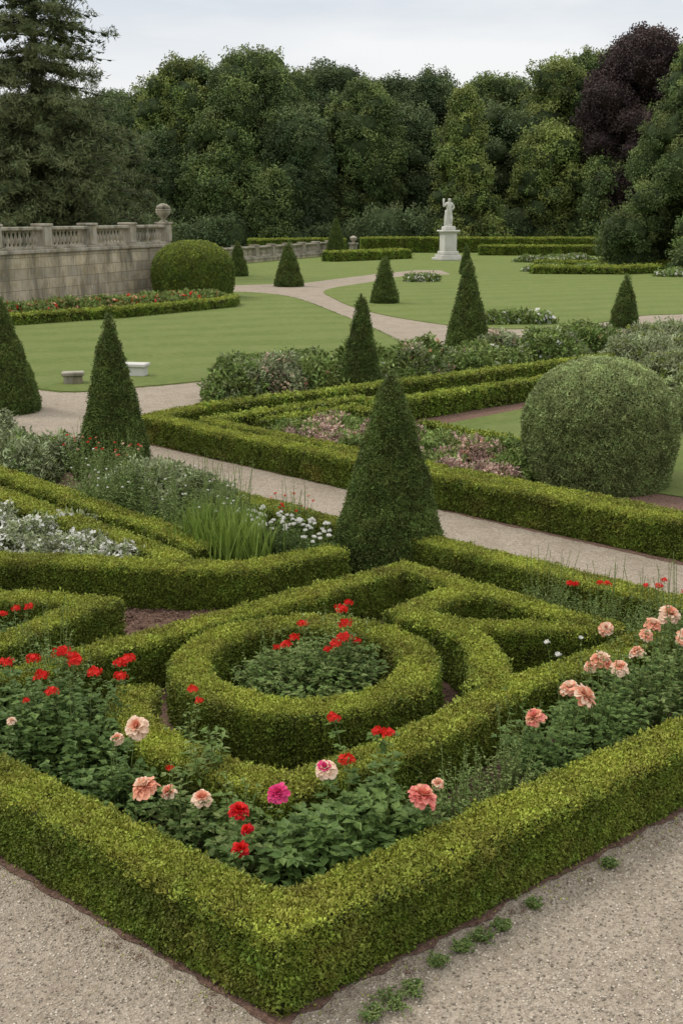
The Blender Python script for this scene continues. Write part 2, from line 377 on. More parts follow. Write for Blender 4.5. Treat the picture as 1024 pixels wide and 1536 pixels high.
# ------------------------------------------------------------------ hedges
def resample(pts,closed,step):
    out=[];n=len(pts);rng=range(n if closed else n-1)
    P=[Vector((p[0],p[1],0)) for p in pts]
    for i in rng:
        a,b=P[i],P[(i+1)%n]; k=max(1,int((b-a).length/step))
        for j in range(k): out.append((a.lerp(b,j/k),j==0))
    if not closed: out.append((P[-1],True))
    return out
def hedge(name,pts,w,h,layers,closed=False,step=.09,amp=.014,seed=0):
    S=resample(pts,closed,step); n=len(S); V=[];F=[]
    bv=min(.02,w*.15)
    prof=[(-.93,0,0),(-1,.2,0),(-1,.4,0),(-1,.6,0),(-1,.8,0),(-1,1,-bv),(-1+2*bv/w,1,0),(-.35,1,.0),(.35,1,.0),(1-2*bv/w,1,0),(1,1,-bv),(1,.8,0),(1,.6,0),(1,.4,0),(1,.2,0),(.93,0,0)]
    m=len(prof)
    for i,(p,c) in enumerate(S):
        a=S[(i-1)%n][0] if (closed or i>0) else None; b=S[(i+1)%n][0] if (closed or i<n-1) else None
        d1=(p-a).normalized() if a is not None else (b-p).normalized()
        d2=(b-p).normalized() if b is not None else d1
        t=(d1+d2).normalized(); nr=Vector((t.y,-t.x,0)); sc=1/max(.45,t.dot(d1))
        for (s,zf,dz) in prof:
            q=p+nr*(s*w/2*sc); z=zf*h+dz
            nv=noise.noise(Vector((q.x*2.2,q.y*2.2,z*1.5+seed*7.7)))*amp*1.6+noise.noise(Vector((q.x*8,q.y*8,z*3+seed*3.1)))*amp*1.3
            q=q+nr*(nv*(1 if s>0 else -1) if abs(s)>.9 else 0); zz=z+(noise.noise(Vector((q.x*1.7,q.y*1.7,seed*5.5)))*amp*1.2+noise.noise(Vector((q.x*7,q.y*7,seed*2.5)))*amp*.7 if zf>=1 else 0)
            V.append((q.x,q.y,zz))
    rng=n if closed else n-1
    for i in range(rng):
        j=(i+1)%n
        for k in range(m-1): F.append((i*m+k,j*m+k,j*m+k+1,i*m+k+1))
    if not closed:
        F.append(tuple(range(m))); F.append(tuple((n-1)*m+k for k in reversed(range(m))))
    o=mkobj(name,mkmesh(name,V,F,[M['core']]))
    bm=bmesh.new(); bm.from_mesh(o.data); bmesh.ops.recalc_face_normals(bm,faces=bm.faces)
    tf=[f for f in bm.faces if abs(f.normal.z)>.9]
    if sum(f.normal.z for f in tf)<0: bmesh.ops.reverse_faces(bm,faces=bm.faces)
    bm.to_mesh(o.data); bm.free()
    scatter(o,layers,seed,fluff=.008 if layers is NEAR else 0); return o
NEAR=(('box',760,.85,1.3,.35),('box',45,1.2,1.8,.5))
MID=(('box',400,1.2,1.8,.35),)
FARH=(('boxf',140,1.9,2.8,.35),)
VFAR=(('boxf',22,4.5,7,.35),)
def arc(c,r,a0,a1,n): return [(c[0]+r*math.cos(math.radians(a0+(a1-a0)*i/(n-1))),c[1]+r*math.sin(math.radians(a0+(a1-a0)*i/(n-1)))) for i in range(n)]
hedge('box_hedge',[(-4.6,8.7),(-.30,5.08),(4.1,8.70)],.31,.42,NEAR,seed=1)
hedge('box_hedge',arc((-.28,8.5),.885,0,348.75,32),.29,.425,NEAR,closed=True,step=.2,seed=2)
hedge('box_hedge',[(-3.0,7.75),(.62,11.0),(1.18,10.38),(.52,9.62)],.27,.415,NEAR,seed=3)
hedge('box_hedge',[(1.2,10.36),(2.3,9.25)],.26,.411,NEAR,seed=4)
hedge('box_hedge',[(.50,9.55),(.95,9.34),(2.3,9.23)],.22,.418,NEAR,seed=5)
hedge('box_hedge',arc((-.28,8.5),1.42,58,-20,16),.27,.422,NEAR,step=.2,seed=6)
hedge('box_hedge',[(2.6,9.1),(1.92,8.52),(1.15,7.95),(.45,7.05),(-.35,6.45),(-1.1,6.95),(-1.5,7.5),(-1.5,8.0)],.27,.413,NEAR,seed=7)
hedge('box_hedge',[(-4.4,10.45),(-3.13,10.12),(-2.2,9.93),(-2.75,8.9),(-3.3,8.5)],.27,.42,NEAR,seed=8)
hedge('box_hedge',[(-6,11.75),(-3.4,11.28),(-1.57,11.05),(-.80,11.05),(-.05,11.65)],.32,.42,NEAR,seed=9)
hedge('box_hedge',[(-7.2,17.4),(-4.5,14.4),(-1.8,11.45),(-1.6,11.15)],.3,.416,MID,seed=10)
hedge('box_hedge',[(-7.6,18.75),(-4.64,15.4),(-1.94,12.42),(-1.4,11.7)],.3,.418,MID,seed=11)
hedge('box_hedge',[(-2.75,15.45),(-.09,12.70),(1.08,11.80),(4.2,8.66)],.33,.43,NEAR,seed=12)
hedge('box_hedge',[(-2.4,21.0),(-3.3,19.78),(.15,16.3),(4.0,12.65),(8.5,8.4)],.34,.42,MID,seed=13)
hedge('box_hedge',[(-2.3,19.75),(.3,17.0),(2.5,14.75),(4.1,13.15),(8.5,9.1)],.26,.36,MID,seed=14)
hedge('box_hedge',[(-2.3,19.75),(.25,22.2),(1.0,21.5)],.26,.36,FARH,seed=24)
hedge('box_hedge',[(-2.5,20.9),(.78,23.6),(6.6,28.7)],.34,.42,FARH,seed=15)
hedge('box_hedge',[(.6,21.2),(1.1,21.8),(5.6,25.9)],.3,.4,FARH,seed=16)
hedge('box_hedge',[(-1.35,19.8),(.2,21.2),(.7,20.7)],.25,.35,FARH,seed=17)
hedge('box_hedge',[(1.4,20.4),(3.2,18.4),(4.0,17.6)],.22,.2,FARH,seed=18)
hedge('box_hedge',[(6.0,20.5),(9.5,17.5),(12,15)],.3,.4,FARH,seed=19)
hedge('box_hedge',[(7.2,24.5),(12,20)],.34,.45,FARH,seed=20)
hedge('box_hedge',[(-14,38.8),(-12.3,40.3),(-8.2,44.2),(-4.7,49.2),(-4.7,50.7),(-6.0,51.2)],.5,.35,(('boxf',70,2.6,4,.35),),seed=21)
for i,(a,hh,w) in enumerate([([(2,120),(50,120)],1.35,2),([(-1,97),(5.5,104)],.7,1.4),([(12.4,77.5),(18,76.8),(21,79)],.4,1.0),([(14,86),(28,84)],.4,1.0),([(-9,120),(0,124)],1.2,2),([(13,112),(34,110)],.8,1.5)]):
    hedge('clipped_hedge',a,w,hh,VFAR,step=1,amp=.05,seed=30+i)

# ------------------------------------------------------------------ topiary
def lathe_obj(name,prof,x,y,layers,seed,n=40,amp=.035):
    V=[];F=[]
    m=len(prof)
    for r,z in prof:
        for k in range(n):
            a=6.28318*k/n; q=Vector((r*math.cos(a),r*math.sin(a),z))
            nv=1+(noise.noise(Vector((q.x*2.5+seed,q.y*2.5,z*2.5)))*amp+noise.noise(Vector((q.x*7+seed,q.y*7,z*7)))*amp*.6)/max(r,.25)
            V.append((q.x*nv,q.y*nv,z))
    for i in range(m-1):
        for k in range(n): k2=(k+1)%n; F.append((i*n+k,i*n+k2,(i+1)*n+k2,(i+1)*n+k))
    F.append(tuple((m-1)*n+k for k in range(n)))
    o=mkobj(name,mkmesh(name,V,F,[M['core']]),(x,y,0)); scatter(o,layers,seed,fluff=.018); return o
def cone(x,y,H,D,layers,seed,spire=False):
    p=[]
    for i in range(25):
        t=i/24; r=D/2*((1-t)**.93)*(1-.10*max(0,1-t*9))+.012
        if t>.93: r*=.8
        if spire and t>.80: r=max(r, .0)*(.75+ .45*math.sin((t-.8)/.2*math.pi))
        p.append((r,t*H))
    lathe_obj('topiary_cone',p,x,y,layers,seed)
cone(.53,12.35,2.18,1.28,(('yew',700,.9,1.5,.6),),1)
cone(-3.5,17.7,2.33,1.06,(('yew',420,1.1,1.8,.6),),2)
cone(-6.65,22.9,2.25,1.4,(('yew',320,1.3,2.1,.6),),3)
cone(.41,24.5,2.2,.9,(('yew',320,1.3,2.1,.6),),4)
Y4=(('yew',180,1.8,2.7,.6),)
cone(3.57,33.3,2.5,1.24,Y4,5,True); cone(8.15,34,2.08,1.05,Y4,6)
Y5=(('yew',75,3,4.3,.5),)
cone(1.87,51.4,1.98,1.12,Y5,7); cone(-2.82,63.6,2.35,1.5,Y5,8); cone(-6.45,74.3,2.1,1.2,Y5,9)
cone(-.5,108.5,3.5,1.85,Y5,10); cone(8.0,76.5,1.85,.75,Y5,11); cone(-15.7,148,2.0,1.1,Y5,12)
def dome(x,y,rad,H,layers,seed,e=2.6):
    p=[]
    zc=H*.42
    for i in range(26):
        t=i/25; z=t*H
        if z<zc: r=rad*(.90+.10*math.sin(z/zc*math.pi/2))
        else: r=rad*max(0,1-((z-zc)/(H-zc))**e)**(1/e)
        p.append((max(r,.02),z))
    lathe_obj('topiary_dome',p[:-1]+[(rad*.28,H*.994),(.02,H)],x,y,layers,seed,56)
dome(3.72,16.6,1.06,1.76,(('dome',520,1.1,1.7,.6),),1,2.3)
dome(-6.8,54.6,1.8,2.5,(('boxf',90,2.4,3.6,.6),('yew',80,2.4,3.6,.6)),2,2.4)

# ------------------------------------------------------------------ trees
def ico(sub):
    bm=bmesh.new(); bmesh.ops.create_icosphere(bm,subdivisions=sub,radius=1)
    V=np.array([v.co[:] for v in bm.verts]); F=np.array([[v.index for v in f.verts] for f in bm.faces]); bm.free(); return V,F
ICO2=ico(2); ICO3=ico(3)
def tree(name,x,y,H,r,kind,seed,shape='oval',zb=.03,nl=52,dens=.85,sc=(.8,1.35),lrk=(.20,.36),fluff=.55):
    rr=random.Random(seed)
    mb=MB()
    mb.tube([Vector((0,0,0)),Vector((rr.uniform(-.2,.2),0,H*.35)),Vector((rr.uniform(-.5,.5),rr.uniform(-.4,.4),H*.8))],H*.022,H*.006,0,8)
    for k in range(7):
        a=rr.uniform(0,6.28); z0=H*rr.uniform(.15,.6); q=Vector((math.cos(a)*r*.7,math.sin(a)*r*.7,z0+H*.18))
        mb.tube([Vector((0,0,z0)),Vector((q.x*.5,q.y*.5,z0+H*.07)),q],H*.009,H*.003,0,5)
    iv,iF=ICO2; fF=[tuple(f) for f in iF]; zc0=H*zb; ch=H-zc0
    ex=rr.uniform(.9,1.2)
    def prof(t):
        if shape=='pyr': return (1-t)**.7*1.02+.04
        return (1-((t-.45)/.57)**2 if t>.45 else 1-.25*((.45-t)/.45)**1.5)
    for i in range(nl):
        t=(i+.5)/nl; t=min(.97,max(.03,t+rr.uniform(-.05,.05)))
        pr=max(.08,prof(t))**(.55 if shape!='pyr' else 1)
        a=i*2.399+rr.uniform(-.6,.6); q=rr.uniform(.35,1.0)
        lr=r*rr.uniform(*lrk)*(.6+.4*pr)
        rad=max(0,r*pr*ex-lr*.8)*math.sqrt(q)
        c=np.array([rad*math.cos(a),rad*math.sin(a),zc0+ch*t])
        if c[2]<lr*.6: c[2]=lr*.6
        if c[2]+lr*.9>H: c[2]=H-lr*rr.uniform(.8,1.3)
        s=np.array([lr*rr.uniform(.9,1.3),lr*rr.uniform(.9,1.3),lr*rr.uniform(.75,1.25)])
        nzz=np.array([1+.5*noise.noise(Vector((v[0]*1.8+seed+i*3,v[1]*1.8,v[2]*1.8)))+.25*noise.noise(Vector((v[0]*4+seed+i*3,v[1]*4,v[2]*4))) for v in iv])[:,None]
        vv=iv*s*nzz+c
        mb.add([tuple(v) for v in vv],fF,1)
    core=M['coppercore'] if kind=='copper' else M['treecore']
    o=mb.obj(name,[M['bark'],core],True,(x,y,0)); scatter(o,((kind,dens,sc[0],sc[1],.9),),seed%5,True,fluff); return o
T=[(-28.5,150,17.5,7,'dark'),(-23,150,18,6,'mid'),(-17.6,140,20.3,5.2,'light'),(-9.9,138,21,6.6,'mid'),(-13.5,133,14,4.4,'mid'),(-4.8,133,14.5,4.4,'dark'),
(-1.6,150,21,5.4,'dark'),(2.4,136,17.6,4.6,'mid'),(6.5,156,20,5.6,'dark'),(11.5,158,21,6,'dark'),(19.5,150,19.5,6,'mid'),(17.9,138,15,4.4,'dark'),
(25.0,142,20,6.2,'light'),(30,147,22,6,'mid'),(23.0,132,12.5,4.2,'light'),(-36,150,15,7,'dark'),(-45,150,16,8,'dark'),(41,142,22,7,'mid'),(-21,136,12,4.8,'dark'),(8.0,141,15,4.4,'dark'),(47,120,20,7,'dark'),(-7.5,129,8,2.8,'mid'),(28,128,9.5,3.2,'mid')]
for i,(x,y,H,r,k) in enumerate(T): tree('deciduous_tree',x,y,H,r,k,i+1)
tree('deciduous_tree',12.8,128,15.9,4.6,'light',40,'pyr',lrk=(.15,.26),nl=80)
tree('copper_beech_tree',31.8,130,21.8,6.6,'copper',50,'oval')
tree('copper_beech_tree',40,132,20,6,'copper',51,'oval')
tree('spreading_tree',24.8,83,15.5,7.2,'mid',60,'pyr',.0,90,2.6,(.45,.8),(.12,.22),.35)
mbd=MB(); iv,iF=ICO2
rr=random.Random(99)
for i in range(60):
    x=-75+i*2.7+rr.uniform(-2,2); y=172+rr.uniform(-6,6); H=rr.uniform(13,19)
    for k in range(4):
        lr=rr.uniform(2.2,4); c=(x+rr.uniform(-3,3),y+rr.uniform(-3,3),H*(k+.6)/4)
        mbd.add([(v[0]*lr+c[0],v[1]*lr+c[1],v[2]*lr*1.1+c[2]) for v in iv],[tuple(f) for f in iF],0)
for i in range(50):
    x=-60+i*2.4; y=128+rr.uniform(-1.5,4)+(abs(x)*.03); lr=rr.uniform(1.0,2.4)
    mbd.add([(v[0]*lr*1.3+x,v[1]*lr+y,v[2]*lr*1.2+lr*.7) for v in iv],[tuple(f) for f in iF],0)
o=mbd.obj('distant_trees',[M['treecore']],True); scatter(o,(('dark',.7,.9,1.5,.9),),3,True,.4)

def conifer(x,y,H,r,seed,open_=1.0):
    rr=random.Random(seed); mb=MB()
    mb.tube([Vector((0,0,0)),Vector((.1,0,H*.5)),Vector((0,.1,H))],.42,.04,0,8)
    z=H*.06
    while z<H*.985:
        t=z/H; L0=r*(1-t)**.55*(1 if t>.2 else .95)
        nb=8 if t<.45 else 6
        a0=rr.uniform(0,6.28)
        for k in range(nb):
            a=a0+k*6.283/nb+rr.uniform(-.35,.35); L=L0*rr.uniform(.6,1.15); d=Vector((math.cos(a),math.sin(a),0)); s=Vector((-d.y,d.x,0))
            zz=z+rr.uniform(-.3,.3); n=7; pts=[]
            lift=.12 if t>.5 else .02
            for j in range(n+1):
                u=j/n; pts.append(Vector((0,0,zz))+d*(L*u)+Vector((0,0,L*(lift*u-.30*u*u+.10*u**4))))
            mb.tube(pts,.08*(1-t)+.02,.012,0,4)
            for j in range(2,n+1):
                for sg in (-1,1):
                    u=j/n; w=L*(.34*(1.12-u))*rr.uniform(.6,1.2); p=pts[j]
                    e=p+s*sg*w+d*w*.45-Vector((0,0,w*.38)); mid=p.lerp(e,.5)+Vector((0,0,w*.05)); q=.13+w*.10
                    mb.add([p-d*q*.5,p+d*q*.5,mid+d*q,e,mid-d*q],[(0,1,2,4),(4,2,3)],1)
            mb.add([pts[-1]-s*.15,pts[-1]+s*.15,pts[-1]+d*.5],[(0,1,2)],1)
        z+=(.55 if t<.4 else .78)*open_+.3*rr.random()
    me=mkmesh('conifer_tree',mb.V,mb.F,[M['bark'],M['treecore']],mb.I)
    bm=bmesh.new(); bm.from_mesh(me)
    for f in bm.faces:
        f.normal_update()
        if f.material_index==1 and f.normal.z<0: f.normal_flip()
    bm.to_mesh(me); bm.free()
    o=mkobj('conifer_tree',me,(x,y,0)); scatter(o,(('needle',5,.8,1.4,.6),),seed,True,.15)
conifer(-18.6,75,23,7.9,1)
conifer(-27.5,84,23,7,2)
conifer(-15.2,88,9.5,4.0,3)

# ------------------------------------------------------------------ terrace wall
def frame(a,b):
    e=bpy.data.objects.new('tmp',None); e.empty_display_size=.3; LINK(e)
    e.location=(a[0],a[1],0); e.rotation_euler=(0,0,math.atan2(b[1]-a[1],b[0]-a[0])); return e
BAL=[(.075,0),(.075,.04),(.045,.06),(.05,.10),(.085,.20),(.09,.27),(.06,.38),(.038,.48),(.038,.53),(.06,.56),(.07,.60),(.07,.64)]
def balwall(a,b,base,name,length):
    e=frame(a,b); e.name=name
    mb=MB(); mb.box(0,length,0,.6,0,base-.16,0,.01); mb.box(-.04,length+.04,-.06,.66,-.02,.22,0,.02); mb.obj('wall_body',[M['wall']],parent=e)
    mb=MB(); mb.box(-.08,length+.08,-.10,.70,base-.158,base,0,.03); mb.box(-.02,length,.02,.58,base+.003,base+.10,0,.01)
    mb.box(-.02,length,.06,.54,base+.74,base+.88,0,.03); mb.obj('coping',[M['stone']],parent=e)
    mb=MB(); x=.55; cnt=0
    piers=[]
    while x<length-.2:
        if cnt%11==10: piers.append(x); x+=.62
        else:
            mb.lathe(BAL,(x,.30,base+.101),0,10); x+=.26
        cnt+=1
    mb.obj('balusters',[M['stone']],True,parent=e)
    mb=MB()
    for px in [0.12]+[p+.17 for p in piers]:
        mb.box(px-.24,px+.24,.0,.60,base+.10,base+.90,0,.02); mb.box(px-.29,px+.29,-.05,.65,base+.902,base+1.0,0,.02)
    mb.obj('piers',[M['stone']],parent=e)
    return e
balwall((-8.75,57.8),(-13.39,46.27),2.4,'stone_wall',26)
e2=frame((-8.75,57.8),(-15,72)); e2.name='stone_wall'
mb=MB(); mb.box(.62,16,-.6,0,0,2.3,0,.01); mb.obj('wall_body',[M['wall']],parent=e2)
t=math.atan2(46.27-57.8,-13.39+8.75)
mb=MB(); mb.lathe([(.20,0),(.20,.05),(.10,.08),(.09,.14),(.20,.24),(.33,.38),(.36,.48),(.34,.52),(.38,.56),(.34,.60),(.30,.60)],(0,0,0),0,20)
for k in range(22):
    a=k*2.4; q=.26*math.sqrt((k+.5)/22); rr_=.085
    mb.add([(v[0]*rr_+q*math.cos(a),v[1]*rr_+q*math.sin(a),v[2]*rr_+.62+.16*(1-(q/.3)**2)) for v in ICO2[0]],[tuple(f) for f in ICO2[1]],0)
u=mb.obj('stone_urn',[M['stone']],True); u.location=(-8.75+.1*math.cos(t)-.3*math.sin(t),57.8+.1*math.sin(t)+.3*math.cos(t),3.405)
balwall((-1.4,111.5),(-9,92),.35,'low_stone_wall',24)
mb=MB(); mb.box(-.5,.5,-.5,.5,0,.25,0); mb.box(-.38,.38,-.38,.38,.252,1.0,0); mb.box(-.48,.48,-.48,.48,1.002,1.15,0)
mb.lathe([(.15,1.152),(.12,1.25),(.3,1.45),(.36,1.6),(.2,1.75),(.02,1.8)],(0,0,0),0,14); mb.obj('stone_pedestal',[M['stone']],loc=(1.1,111,0))

# ------------------------------------------------------------------ statue
se=bpy.data.objects.new('garden_statue',None); LINK(se); se.location=(8.9,100,0); se.rotation_euler=(0,0,.3)
mb=MB()
mb.box(-1.05,1.05,-1.05,1.05,0,.22,0,.03); mb.box(-.85,.85,-.85,.85,.222,.45,0,.03); mb.box(-.68,.68,-.68,.68,.452,.75,0,.06)
mb.box(-.55,.55,-.55,.55,.752,2.15,0,.03); mb.box(-.62,.62,-.62,.62,2.152,2.3,0,.05); mb.box(-.75,.75,-.75,.75,2.302,2.45,0,.04); mb.box(-.45,.45,-.45,.45,2.452,2.75,0,.04)
for sgn in (-1,1):
    mb.box(-.4,.4,sgn*.555-.012,sgn*.555+.012,.95,1.95,0,.005)
mb.obj('pedestal',[M['marble']],parent=se)
def skin(name,verts,edges,rad,mat,parent,locz):
    me=bpy.data.meshes.new(name); me.from_pydata(verts,edges,[]); me.materials.append(mat)
    o=mkobj(name,me,(0,0,locz),True,parent)
    m=o.modifiers.new('skin','SKIN'); m.use_smooth_shade=True
    for i,r in enumerate(rad): me.skin_vertices[0].data[i].radius=(r,r) if not isinstance(r,tuple) else r
    me.skin_vertices[0].data[0].use_root=True
    s=o.modifiers.new('sub','SUBSURF'); s.levels=2; s.render_levels=2
    return o
vs=[(0,0,1.25),(.02,0,1.5),(0,0,1.82),(.02,0,2.0),(.03,-.02,2.12),(.03,-.04,2.3),
 (-.25,0,1.88),(-.50,-.1,1.62),(-.62,-.32,1.90), (.27,0,1.86),(.46,.02,1.58),(.20,-.20,1.38),
 (-.14,0,.95),(-.2,-.05,.5),(-.22,-.02,.08),(-.24,-.18,.03),(.16,0,.95),(.17,-.2,.55),(.2,.02,.10),(.22,-.14,.03)]
ed=[(0,1),(1,2),(2,3),(3,4),(4,5),(2,6),(6,7),(7,8),(2,9),(9,10),(10,11),(0,12),(12,13),(13,14),(14,15),(0,16),(16,17),(17,18),(18,19)]
rd=[.25,.20,.24,.09,.15,.12,.11,.08,.06,.11,.08,.06,.17,.13,.09,.07,.17,.13,.09,.07]
skin('figure',vs,ed,rd,M['marble'],se,2.72)
mb=MB(); mb.lathe([(.34,0),(.36,.2),(.33,.6),(.30,1.0),(.29,1.3)],(0,.08,0),0,18)
for i,v in enumerate(mb.V):
    a=math.atan2(v.y-.08,v.x); k=1+.13*math.sin(a*6+v.z*2); v.x*=k; v.y=(v.y-.08)*k*.8+.1
mb.obj('drapery',[M['marble']],True,parent=se).location=(0,0,2.752)
mb=MB(); mb.tube([Vector((-.62,-.34,1.6)),Vector((-.62,-.33,1.95)),Vector((-.56,-.25,2.25))],.05,.10,0,8); mb.obj('attribute_torch',[M['marble']],True,parent=se).location=(0,0,2.72)

def bench(x,y,w,d,hh,rot):
    mb=MB(); mb.box(-w/2,w/2,-d/2,d/2,hh-.08,hh,0,.015)
    mb.box(-w*.42,w*.42,-d*.38,d*.38,0,hh-.082,0,.01)
    o=mb.obj('stone_bench',[M['marble'] if w>.57 else M['stone']],loc=(x,y,0)); o.rotation_euler=(0,0,rot)
bench(-6.15,26.7,.5,.4,.28,.2); bench(-4.95,28.0,.62,.42,.32,-.2)

# ------------------------------------------------------------------ gravel stones, chips, litter, fringe
pp=mkobj('gravel_stones',mkmesh('gravel_stones',[(-3.2,3.2,.006),(3.6,3.2,.006),(3.6,8.0,.006),(-.3,4.78,.006),(-3.2,7.1,.006)],[(0,1,3),(1,2,3),(0,3,4)],[M['gravel']]))
scatter(pp,(('peb',1500,.003,.0095,.4),('litter',7,.5,1.0,.2)),1,False)
lt=mkobj('leaf_litter',mkmesh('leaf_litter',[(-3.4,7.35,.013),(-.3,4.62,.013),(-.3,4.95,.013),(-3.4,7.6,.013),(3.8,8.0,.013),(3.8,8.35,.013)],[(0,1,2,3),(1,4,5,2)],[M['mulch']]))
scatter(lt,(('litter',90,.6,1.1,.2),('chips',60,.3,.7,.3)),2,False)
mp=mkobj('mulch_chips',mkmesh('mulch_chips',[(-3.4,8.5,.014),(-1.6,8.5,.014),(1.4,10.6,.014),(.6,11.6,.014),(-3.4,11.2,.014)],[(0,1,2,3,4)],[M['mulch']]))
scatter(mp,(('chips',240,.6,1.3,.3),),1,False)
def fringe(L,name):
    V=[];F=[]
    n=len(L);pts=[]
    for i in range(n):
        p0,p1,p2,p3=[np.array(L[(i+j-1)%n],float) for j in range(4)]
        for k in range(8):
            t=k/8; pts.append(.5*((2*p1)+(-p0+p2)*t+(2*p0-5*p1+4*p2-p3)*t*t+(-p0+3*p1-3*p2+p3)*t**3))
    m=len(pts)
    for i in range(m):
        a=pts[(i-1)%m];b=pts[(i+1)%m];d=(b-a)/np.linalg.norm(b-a);nn=np.array([-d[1],d[0]])
        V+= [(*(pts[i]-nn*.10),.032),(*(pts[i]+nn*.07),.032)]
    for i in range(m): j=(i+1)%m; F.append((2*i,2*i+1,2*j+1,2*j))
    o=mkobj(name,mkmesh(name,V,F,[M['lawn']])); scatter(o,(('grass',150,.9,1.7,.3),),1,False)
fringe(L1,'grass_edge')

# ------------------------------------------------------------------ flowering plants
PM=[M['stem'],M['leafA'],M['leafB'],M['leafC'],M['red'],M['dred'],M['magenta'],M['peach'],M['cream'],M['pink'],M['white'],M['yellow'],M['iris']]
IDX=dict(stem=0,A=1,B=2,C=3,red=4,dred=5,magenta=6,peach=7,cream=8,pink=9,white=10,yellow=11,iris=12)
def rose(mb,p,Rr,outer,inner,rr):
    up=Vector((rr.gauss(0,.3),rr.gauss(0,.25)-.3,1)).normalized(); s=up.cross(Vector((0,1,.1))).normalized(); t=up.cross(s)
    for k in range(8):
        f=k/7; th=math.radians(10+100*f); n=5+k; mi=inner if f<.5 else outer
        if rr.random()<.25: mi=outer if mi==inner else inner
        for j in range(n):
            a=6.283*j/n+k*.7+rr.uniform(-.25,.25); rad=s*math.cos(a)+t*math.sin(a); tan=up.cross(rad)
            L=Rr*(.55+.5*f)*rr.uniform(.8,1.15); W=L*rr.uniform(.55,.8)
            d=rad*math.sin(th)+up*math.cos(th)
            th2=th+.6*(f-.2)+rr.uniform(-.25,.25); d2=rad*math.sin(th2)+up*math.cos(th2)
            b=p+rad*Rr*.08*f
            m=b+d*L*.6; e=m+d2*L*.42
            cup=(rad*-math.cos(th)+up*math.sin(th))*L*.16
            mb.add([b,m-tan*W*.5+cup,m,m+tan*W*.5+cup,e-tan*W*.32+cup*.5,e+tan*W*.32+cup*.5,e+d2*L*.06],[(0,1,2),(0,2,3),(1,4,6,2),(2,6,5,3)],mi)
def geranium(mb,p,Rr,mi,rr,n=22):
    for i in range(n):
        ph=math.acos(1-1.15*(i+.5)/n); a=i*2.4
        nr=Vector((math.sin(ph)*math.cos(a),math.sin(ph)*math.sin(a),math.cos(ph)*.7)); c=p+nr*Rr*rr.uniform(.6,1.35)
        nr=(nr+Vector((rr.gauss(0,.3),rr.gauss(0,.3),rr.gauss(0,.3)))).normalized()
        s=nr.cross(Vector((.3,.5,.8))).normalized(); t=nr.cross(s); pr=Rr*.45
        for k in range(5):
            a1=k*1.2566+i; f=lambda an,rd,l:c+(s*math.cos(an)+t*math.sin(an))*rd+nr*l
            mb.add([c,f(a1-.5,pr*.8,pr*.15),f(a1,pr,pr*.1+rr.uniform(0,.3)*pr),f(a1+.5,pr*.8,pr*.15)],[(0,1,2,3)],mi)
def stemto(mb,b,e,rr,lm,L,W,nl,start=.3,cl=1):
    mid=b.lerp(e,.5)+Vector((rr.uniform(-.07,.07),rr.uniform(-.07,.07),.06))
    pts=[]
    for j in range(5):
        u=j/4; pts.append(b*(1-u)**2+mid*2*u*(1-u)+e*u*u)
    mb.tube(pts,.005,.0022,0)
    for j in range(nl):
        u=start+(1-start)*(j+rr.random())/nl; u=min(u,.97); q=b*(1-u)**2+mid*2*u*(1-u)+e*u*u
        a=rr.uniform(0,6.283)
        for c in range(cl):
            a2=a+(c-(cl-1)/2)*.75; d=Vector((math.cos(a2),math.sin(a2),rr.uniform(-.25,.6)))
            off=Vector((math.cos(a),math.sin(a),.2))*L*(.5 if cl>1 else .05)
            k=rr.uniform(.65,1.2); mb.leaf(q+off,d,L*k,W*k,lm[rr.randrange(len(lm))])
def bush(name,x,y,rad,H,ns,nl,L,W,lm,flowers=(),seed=0,cl=3,z0=.01,dome=True,shoots=0):
    rr=random.Random(seed); mb=MB(); lm=[IDX[q] for q in lm]
    for i in range(ns):
        a=rr.uniform(0,6.283); q=math.sqrt(rr.random())
        e=Vector((x+rad*q*math.cos(a),y+rad*q*math.sin(a),H*rr.uniform(.55,1.0)*(math.sqrt(1-.6*q*q) if dome else 1)))
        b=Vector((x+rad*.35*q*math.cos(a),y+rad*.35*q*math.sin(a),z0))
        stemto(mb,b,e,rr,lm,L,W,nl,.25,cl)
    for i in range(shoots):
        a=rr.uniform(0,6.283); q=rad*rr.uniform(.1,.9)
        stemto(mb,Vector((x+q*.4*math.cos(a),y+q*.4*math.sin(a),z0)),Vector((x+q*math.cos(a),y+q*math.sin(a),H*rr.uniform(1.1,1.4))),rr,lm,L*.7,W*.6,12,.4,1)
    for (fx,fy,fz,kind,fr) in flowers:
        e=Vector((fx,fy,fz)); b=Vector((x+(fx-x)*.5,y+(fy-y)*.5,z0))
        stemto(mb,b,e,rr,lm,L*.8,W*.8,9,.35,cl)
        if kind in ('red','white'): geranium(mb,e,fr,IDX[kind],rr)
        elif kind=='dred': rose(mb,e,fr,IDX['dred'],IDX['red'],rr)
        elif kind=='magenta': rose(mb,e,fr,IDX['magenta'],IDX['magenta'],rr)
        elif kind=='peach': rose(mb,e,fr,IDX['peach'],IDX['cream'],rr)
        elif kind=='cream': rose(mb,e,fr,IDX['cream'],IDX['peach'],rr)
        elif kind=='pink': rose(mb,e,fr,IDX['pink'],IDX['peach'],rr)
        elif kind=='pw': rose(mb,e,fr,IDX['cream'],IDX['magenta'],rr)
    return mb.obj(name,PM)
AB=('A','A','B'); BC=('B','C','B')
bush('geranium_plant',-2.0,7.5,.46,.70,95,9,.066,.048,AB,[(-2.15,7.65,.78,'red',.042),(-2.05,7.45,.74,'red',.042),(-1.98,7.72,.8,'red',.046),(-1.85,7.6,.78,'red',.046),(-1.9,7.75,.76,'red',.036),(-2.35,7.7,.73,'red',.04),(-1.94,7.66,.83,'red',.04),(-2.12,7.3,.62,'red',.022)],1,shoots=4)
